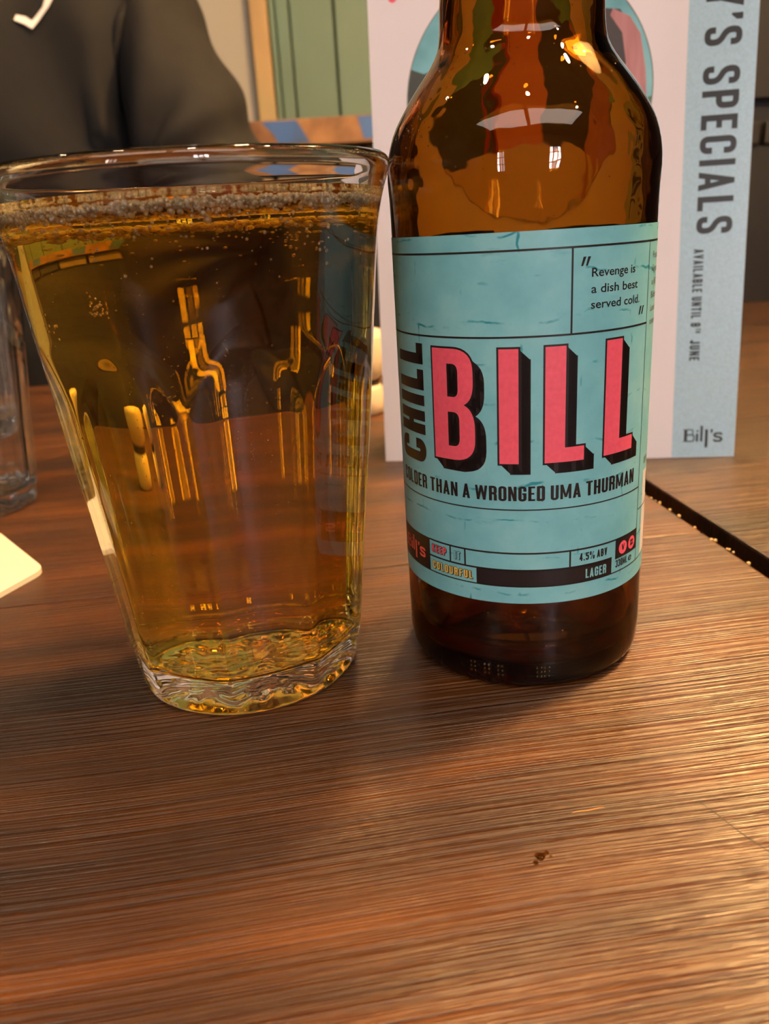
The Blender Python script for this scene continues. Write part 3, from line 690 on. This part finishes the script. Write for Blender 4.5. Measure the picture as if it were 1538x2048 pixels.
P, w = caps('V', w=.6, t=.2); bd = fit(P, w, 26.35, 27.5, 32.8, 34.4)
for q_ in range(3): bd.append(rect2(30.2+q_*.5, 30.45+q_*.5, 32.8, 34.4))
bd += [hline(34.1, 30.1, 31.6, .3), hline(33.2, 30.1, 31.6, .3)]
decal('badge_marks', bd, i_black, label, L3)

# ================================================================ MENU CARD (folded tent card)
MA = math.atan2(357-385, 162-2.2); MLEN = 162.2; LEAN = R(6.3); MH = 226
menu = empty('menu_card', (2.2, 385, .1), 'folded white menu card with pale blue stripe, standing behind the bottle', 'menu', MA)
m_card = plain('white_card', srgb(238, 226, 228), .35, var=.015, scale=10, coat=.1)
def panel(name, y0, y1, z1, th, mat, parent, w=MLEN):
    """thin bent panel from bottom line y0 to top line y1"""
    nx, v, f = 20, [], []
    bow = lambda s: 1.6*math.sin(math.pi*s)
    for side in (0, th):
        for j in range(9):
            t_ = j/8
            for i in range(nx+1):
                s = i/nx; v.append((s*w, y0+(y1-y0)*t_+side-bow(s)*(1-t_), z1*t_))
    M_ = (nx+1)*9
    for j in range(8):
        for i in range(nx):
            a = j*(nx+1)+i; f.append((a, a+1, a+nx+2, a+nx+1)); f.append((M_+a, M_+a+nx+1, M_+a+nx+2, M_+a+1))
    for i in range(nx): f.append((i, M_+i, M_+i+1, i+1)); a = 8*(nx+1)+i; f.append((a, a+1, M_+a+1, M_+a))
    for j in range(8):
        a = j*(nx+1); f.append((a, a+nx+1, M_+a+nx+1, M_+a)); a += nx; f.append((a, M_+a, M_+a+nx+1, a+nx+1))
    return obj(name, v, f, mat, parent, smooth=False)
ytop = MH*math.tan(LEAN)
front = panel('front_panel', 0, ytop, MH, .5, m_card, menu)
panel('back_panel', 2*ytop+4, ytop+.6, MH, .5, m_card, menu)
def on_menu(off):
    c_, s_ = math.cos(LEAN), math.sin(LEAN)
    def g(u, v_):
        z = v_*c_; t_ = z/MH; s = u/MLEN
        return (u, ytop*t_-1.6*math.sin(math.pi*min(1, max(0, s)))*(1-t_)-off, z)
    return g
M1, M2, M3, M4 = on_menu(.08), on_menu(.14), on_menu(.2), on_menu(.26)
# pixel measurements turned into card coordinates beforehand; see numbers
m_stripe = ink('pale_blue_ink', srgb(176, 206, 222), .35)
def grid_poly(x0, x1, y0, y1, n=12): return [rect2(x0, x1, y0+(y1-y0)*k/n, y0+(y1-y0)*(k+1)/n) for k in range(n)]
decal('blue_stripe', grid_poly(134.6, 162.1, .3, MH/math.cos(LEAN)-1), m_stripe, front, M1, step=4)
DC, DZ, DR = 68.7, 160.0, 52.4
m_pic = mottled('printed_teal_sky', [srgb(90, 150, 160), srgb(128, 190, 200), srgb(150, 205, 210)], 30.0, .4)
def clip_disc(poly, cx, cy, r, n=72):
    out = [(x, y) for x, y in poly]
    for k in range(n):                                   # Sutherland-Hodgman against the round frame
        a = 2*math.pi*(k+.5)/n; nx_, ny_ = math.cos(a), math.sin(a); d_ = r*math.cos(math.pi/n)+nx_*cx+ny_*cy; res = []
        for i in range(len(out)):
            p_, q_ = out[i-1], out[i]; dp = d_-(p_[0]*nx_+p_[1]*ny_); dq = d_-(q_[0]*nx_+q_[1]*ny_)
            if dp*dq < 0: t_ = dp/(dp-dq); res.append((p_[0]+(q_[0]-p_[0])*t_, p_[1]+(q_[1]-p_[1])*t_))
            if dq >= 0: res.append(q_)
        out = res
        if not out: return []
    return out
decal('round_picture', [disc2(DC, DZ, DR, DR, 96)], m_pic, front, M1, step=4)
decal('picture_rim', ribbon(disc2(DC, DZ, DR, DR, 96), .35, True), i_grey, front, M4, step=None)
m_slate = mottled('printed_slate', [srgb(66, 66, 58), srgb(84, 96, 94)], 25.0, .4); m_char = ink('printed_charcoal', srgb(70, 60, 60)); m_rose = mottled('printed_rose', [srgb(176, 112, 112), srgb(206, 146, 146)], 70.0, .4, sx=2.5, sz=.3)
m_rust = ink('printed_rust', srgb(172, 60, 30)); m_leaf = ink('printed_green', srgb(88, 124, 104))
def cd(poly): q_ = clip_disc(poly, DC, DZ, DR-.2); return [q_] if q_ else []
m_coral = ink('printed_coral', srgb(226, 140, 96)); m_sand = ink('printed_sand', srgb(222, 196, 160))
decal('printed_shape', cd([(10, 100), (60, 100), (60, 186), (48, 184), (36, 176), (24, 172), (14, 176)]), m_slate, front, M2, step=4)
decal('printed_shape', cd([(44, 96), (54, 96), (54, 200), (48, 196)]), m_rust, front, M2, step=4)
decal('printed_shape', cd([(54, 96), (78, 96), (78, 214), (54, 214)]), m_coral, front, M2, step=4)
decal('printed_shape', cd([(78, 96), (110, 96), (109, 160), (111, 184), (107, 190), (100, 191), (96, 188), (90, 196), (78, 200)]), m_char, front, M2, step=4)
decal('printed_shape', cd([(96, 96), (120, 96), (119.5, 140), (118, 166), (115.5, 180), (111, 187), (104, 190.5), (103, 188), (108, 181), (110, 168), (107, 152), (101, 138), (97, 126)]), m_rose, front, M3, step=4)
decal('printed_shape', cd([(117.5, 140), (124, 146), (122, 156), (118.5, 155)]), m_leaf, front, M3, step=4)
decal('printed_shape', cd([(20, 96), (120, 96), (120, 128), (96, 136), (68, 138), (40, 134), (20, 128)]), m_sand, front, M3, step=4)
decal('pink_spot', [disc2(11.1, 203.3, 1.9, 1.9, 16), disc2(20, 207, 2.6, 2.6, 16), disc2(35, 214, 2.0, 2.0, 16)], i_pink, front, M1, step=4)
# lettering down the stripe, tops towards the right edge
def rot_cw(polys, width, u_base, u_top, v_start, v_end):
    k = (v_end-v_start)/width
    return [[(u_base+(u_top-u_base)*y, v_start+x*k) for x, y in p] for p in polys]
i_soft = ink('soft_black_ink', srgb(26, 25, 25))
P, w = caps("Y'S SPECIALS", w=.47, t=.165, gap=.16, space=.36, hr=.95)
menu_txt = rot_cw(P, w, 141.2, 156.0, 194.2, 98.4)
decal('stripe_lettering', menu_txt, i_soft, front, M2, step=4)
P, w = caps('AVAILABLE UNTIL 8', w=.50, t=.2, gap=.16, space=.4); st = rot_cw(P, w, 140.6, 144.8, 92.2, 59.0)
P, w = caps('TH', w=.5, t=.2, gap=.16); st += rot_cw(P, w, 142.8, 144.9, 58.3, 56.2)
P, w = caps('JUNE', w=.50, t=.2, gap=.16); st += rot_cw(P, w, 140.6, 144.9, 53.2, 44.1)
decal('date_lettering', st, i_soft, front, M2, step=4)
decal('maker_name', bills(139.2, 156.7, 7.3, 11.0), i_soft, front, M2, step=4)

# ================================================================ SMALL THINGS ON THE TABLE
m_mat_ = plain('white_board', srgb(214, 202, 180), .7, var=.03, scale=40)
cx, cy, side = -175.5, 257.5, 55
pts = [(cx+side*math.cos(R(9+60*k)), cy+side*math.sin(R(9+60*k))) for k in range(6)]
rp = rounded(pts, 5, True, 5); n_ = len(rp)
v = [(x, y, .1) for x, y in rp]+[(x, y, 2.0) for x, y in rp]+[(cx+(x-cx)*.992, cy+(y-cy)*.992, 2.35) for x, y in rp]
f = [tuple(range(n_-1, -1, -1)), tuple(range(2*n_, 3*n_))]+[(a*n_+i, a*n_+(i+1) % n_, (a+1)*n_+(i+1) % n_, (a+1)*n_+i) for a in (0, 1) for i in range(n_)]
obj('coaster', v, f, m_mat_, label='blank white board coaster with a rounded corner, lying left of the lager', cat='coaster')
# white ceramic pot between the glass and the menu card
m_cer = plain('white_ceramic', srgb(240, 226, 200), .25, var=.01, coat=.3); m_slot = plain('dark_band', srgb(70, 62, 58), .5)
pot = empty('salt_shaker', (-9.5, 500, .1), 'small white ceramic shaker with a dark band, half hidden between lager and menu card', 'shaker')
v, f = lathe([(0, 0), (12, 0), (13.4, 1.5), (13.8, 8), (13.4, 15.5), (12, 18), (0, 18)], 64); obj('shaker_base', v, f, m_cer, pot, smooth=True)
v, f = lathe([(0, 17.9), (11.6, 17.9), (11.6, 22.2), (0, 22.2)], 64); obj('band', v, f, m_slot, pot, smooth=False)
v, f = lathe([(0, 22), (12, 22), (14, 24), (15, 34), (15.4, 46), (13.6, 51), (6, 53), (0, 53.4)], 64); obj('shaker_body', v, f, m_cer, pot, smooth=True)
# beer drips on the table in front of the bottle
m_drip = glassy('beer_drip', 1.34, color=(.9, .7, .4))
for k, (x, y, r_, wh) in enumerate(((24.2, 116.6, .95, 'largest drip, lobed'), (25.5, 117.4, .42, 'small round drip just behind the lobed one'), (23.1, 115.2, .5, 'small round drip just in front of the lobed one'), (26.1, 116.4, .3, 'tiniest round drip, right beside the lobed one'))):
    v, f = ico((0, 0, 0), r_, 3); v = [(a, b*1.0, max(-.05, c*.42)) for a, b, c in v]
    if k == 0: v = [(a*(1+.18*math.sin(3*math.atan2(b, a))), b*(1+.18*math.sin(3*math.atan2(b, a))), c) for a, b, c in v]
    obj('beer_drip', v, f, m_drip, smooth=True, loc=(x, y, .08), label=wh+', spilt on the table', cat='drip', group='beer drips in front of the bottle')

# ================================================================ PERSON opposite
m_jack = plain('charcoal_jacket', srgb(23, 23, 25), .85, var=.10, scale=40, bump=.25, bscale=900, spec=.25)
m_skin = plain('skin', srgb(196, 146, 116), .5, var=.04); m_hair = plain('dark_hair', srgb(48, 34, 24), .5, var=.2, scale=200); m_jean = plain('dark_jeans', srgb(36, 42, 58), .8, bump=.2)
person = empty('person', (-350, 860, -280), 'person in a dark charcoal jacket seated across the table', 'person')
P0 = Vector((-350, 860, -280))
def skin(name, joints, bones, mat, parent, levels=2, disp=None):
    me = bpy.data.meshes.new(name); keys = list(joints)
    me.from_pydata([((Vector(joints[k][0])-P0)*MM)[:] for k in keys], [(keys.index(a), keys.index(b)) for a, b in bones], [])
    o = bpy.data.objects.new(name, me); COL.objects.link(o)
    md = o.modifiers.new('s', 'SKIN'); md.use_smooth_shade = True
    for i, k in enumerate(keys):
        r_ = joints[k][1]; r_ = r_ if isinstance(r_, tuple) else (r_, r_); me.skin_vertices[0].data[i].radius = (r_[0]*MM, r_[1]*MM); me.skin_vertices[0].data[i].use_root = (i == 0)
    sd = o.modifiers.new('d', 'SUBSURF'); sd.levels = levels; sd.render_levels = levels
    dg = bpy.context.evaluated_depsgraph_get(); dg.update(); m2 = bpy.data.meshes.new_from_object(o.evaluated_get(dg)); bpy.data.objects.remove(o, do_unlink=True); m2.name = name
    if disp:
        m2.update(); vn = [v_.normal.copy() for v_ in m2.vertices]
        for v_, n__ in zip(m2.vertices, vn): v_.co += n__*disp(v_.co/MM+P0)*MM
        m2.update()
    m2.materials.clear()
    return link(name, m2, mat, parent, smooth=True)
body_j = {'pelvis': ((-350, 900, -210), (150, 120)), 'waist': ((-350, 900, -60), (130, 100)), 'chest': ((-350, 890, 130), (150, 105)), 'upper': ((-350, 880, 270), (120, 85)), 'neck': ((-350, 875, 360), 52), 'headb': ((-350, 862, 430), (62, 74)), 'headm': ((-350, 855, 500), (74, 92)), 'headt': ((-350, 862, 570), (60, 74)),
          'shl': ((-200, 880, 290), 48), 'ell': ((-136, 815, 60), 38), 'wrl': ((-262, 770, -105), 26), 'shr': ((-500, 880, 290), 48), 'elr': ((-560, 820, 60), 38), 'wrr': ((-438, 770, -105), 26),
          'hl': ((-250, 890, -230), 88), 'kl': ((-230, 560, -215), 58), 'al': ((-220, 600, -660), 40), 'tl': ((-215, 480, -715), 30), 'hr': ((-450, 890, -230), 88), 'kr': ((-480, 560, -215), 58), 'ar': ((-490, 600, -660), 40), 'tr': ((-495, 480, -715), 30)}
bones = [('pelvis', 'waist'), ('waist', 'chest'), ('chest', 'upper'), ('upper', 'neck'), ('neck', 'headb'), ('headb', 'headm'), ('headm', 'headt'), ('upper', 'shl'), ('shl', 'ell'), ('ell', 'wrl'), ('upper', 'shr'), ('shr', 'elr'), ('elr', 'wrr'), ('pelvis', 'hl'), ('hl', 'kl'), ('kl', 'al'), ('al', 'tl'), ('pelvis', 'hr'), ('hr', 'kr'), ('kr', 'ar'), ('ar', 'tr')]
skin('body', body_j, bones, m_skin, person)
def folds(c):
    x, y, z = c
    d_ = 6*noise.noise(Vector((x*.012, y*.012, z*.012)))
    # sleeve creases running up and outwards from the inside of the elbow
    dx, dz = x+205, z-150; ang = math.atan2(dz, dx); rr = math.hypot(dx, dz)
    if x > -230: d_ += 8*math.sin(ang*11+noise.noise(Vector((x*.01, y*.01, z*.01)))*3)*min(1, rr/60)*max(0, 1-rr/260)
    else: d_ += 4*math.sin(x*.05+z*.02+2*noise.noise(c*.008))
    return d_
jk = {'pelvis': ((-350, 900, -160), (165, 130)), 'waist': ((-350, 898, -30), (150, 118)), 'chest': ((-350, 885, 140), (172, 122)), 'upper': ((-350, 876, 275), (140, 100)), 'collar': ((-350, 872, 345), (74, 70)),
      'shl': ((-192, 862, 300), 66), 'mul': ((-158, 815, 215), 62), 'ell': ((-124, 790, 80), 57), 'fol': ((-180, 790, -10), 48), 'wrl': ((-256, 772, -98), 36), 'shr': ((-508, 872, 300), 64), 'mur': ((-540, 825, 205), 60), 'elr': ((-570, 800, 80), 55), 'for': ((-520, 795, -10), 46), 'wrr': ((-444, 772, -98), 36)}
jb = [('pelvis', 'waist'), ('waist', 'chest'), ('chest', 'upper'), ('upper', 'collar'), ('upper', 'shl'), ('shl', 'mul'), ('mul', 'ell'), ('ell', 'fol'), ('fol', 'wrl'), ('upper', 'shr'), ('shr', 'mur'), ('mur', 'elr'), ('elr', 'for'), ('for', 'wrr')]
jacket = skin('jacket', jk, jb, m_jack, person, 4, folds)
tr = {'pelvis': ((-350, 905, -225), (160, 122)), 'hl': ((-255, 890, -228), 96), 'kl': ((-230, 560, -215), 68), 'al': ((-220, 605, -640), 54), 'hr': ((-445, 890, -228), 96), 'kr': ((-480, 560, -215), 68), 'ar': ((-490, 605, -640), 54)}
skin('trousers', tr, [('pelvis', 'hl'), ('hl', 'kl'), ('kl', 'al'), ('pelvis', 'hr'), ('hr', 'kr'), ('kr', 'ar')], m_jean, person)
for sx in (1, -1):
    # hands resting on the thighs, fingers pointing towards the knees
    wx = -350+sx*82; hz = -118
    skin('hand', {'palm': ((wx, 738, hz), (27, 14)), 'wr': ((wx+sx*3, 770, hz+10), (22, 18)), 'kn': ((wx-sx*2, 704, hz-4), (31, 11))}, [('palm', 'wr'), ('palm', 'kn')], m_skin, person)
    for i, ln_ in enumerate((62, 72, 66, 50)):
        fx = wx+sx*(-24+i*15)
        skin('finger', {'a': ((fx, 708, hz-2), 8.6), 'b': ((fx, 708-ln_*.45, hz-4), 8), 'c': ((fx, 708-ln_*.8, hz-12), 7.2), 'd': ((fx, 708-ln_, hz-20), 6.2)}, [('a', 'b'), ('b', 'c'), ('c', 'd')], m_skin, person)
    skin('thumb', {'a': ((wx-sx*18, 748, hz-2), 10), 'b': ((wx-sx*42, 722, hz-8), 9), 'c': ((wx-sx*50, 696, hz-14), 7.5)}, [('a', 'b'), ('b', 'c')], m_skin, person)
    v, f = merge([ico((0, 0, 0), 1, 3)]); v = [(-350+sx*70+a*6-P0.x, 868+b*14-P0.y, 495+c*30-P0.z) for a, b, c in v]; obj('ear', v, f, m_skin, person, smooth=True)
    v, f = ico((-350+sx*30-P0.x, 778-P0.y, 508-P0.z), 11, 3); obj('eye', v, f, plain('eye', srgb(220, 215, 205), .2), person, smooth=True)
v, f = ico((0, 0, 0), 1, 3); v = [(a*13-350-P0.x, 772+b*18-P0.y, 482+c*26-P0.z) for a, b, c in v]; obj('nose', v, f, m_skin, person, smooth=True)
v, f = ico((0, 0, 0), 1, 3); v = [(a*24-350-P0.x, 784+b*8-P0.y, 446+c*7-P0.z) for a, b, c in v]; obj('mouth', v, f, plain('lips', srgb(170, 96, 86), .4), person, smooth=True)
v, f = ico((0, 0, 0), 1, 4); v = [(a*86-350-P0.x, 882+b*98-P0.y, 540+c*72+6*noise.noise(Vector((a*4, b*4, c*4)))-P0.z) for a, b, c in v]; obj('hair', v, f, m_hair, person, smooth=True)
# white mark on the chest of the jacket, laid on the cloth
from mathutils.bvhtree import BVHTree
bvh = BVHTree.FromPolygons([v_.co.copy() for v_ in jacket.data.vertices], [tuple(p_.vertices) for p_ in jacket.data.polygons])
mark = [[(-288, 293), (-277, 288), (-273, 285), (-272, 291), (-278, 295), (-286, 297)], [(-278, 288), (-273, 285), (-256, 301), (-248, 312), (-256, 314), (-262, 301), (-273, 291)]]
def on_jacket(x, z):
    o_ = Vector((x-P0.x, 400-P0.y, z-P0.z))*MM; h = bvh.ray_cast(o_, Vector((0, 1, 0)))
    y = h[0].y/MM if h[0] else 780-P0.y; return (x-P0.x, y-2.0, z-P0.z)
decal('chest_mark', mark, plain('white_print', srgb(235, 228, 225), .5), jacket, on_jacket, step=3)
bench = empty('bench', (-350, 940, ZF), 'plain wooden bench under the seated person', 'bench')
bbox('seat', (-300, 300, -130, 180, 392, 418), m_rail, bench, bev=4)
for x in (-260, 260):
    for y in (-100, 140): bbox('leg', (x-25, x+25, y-25, y+25, 0, 395), m_rail, bench, bev=2)
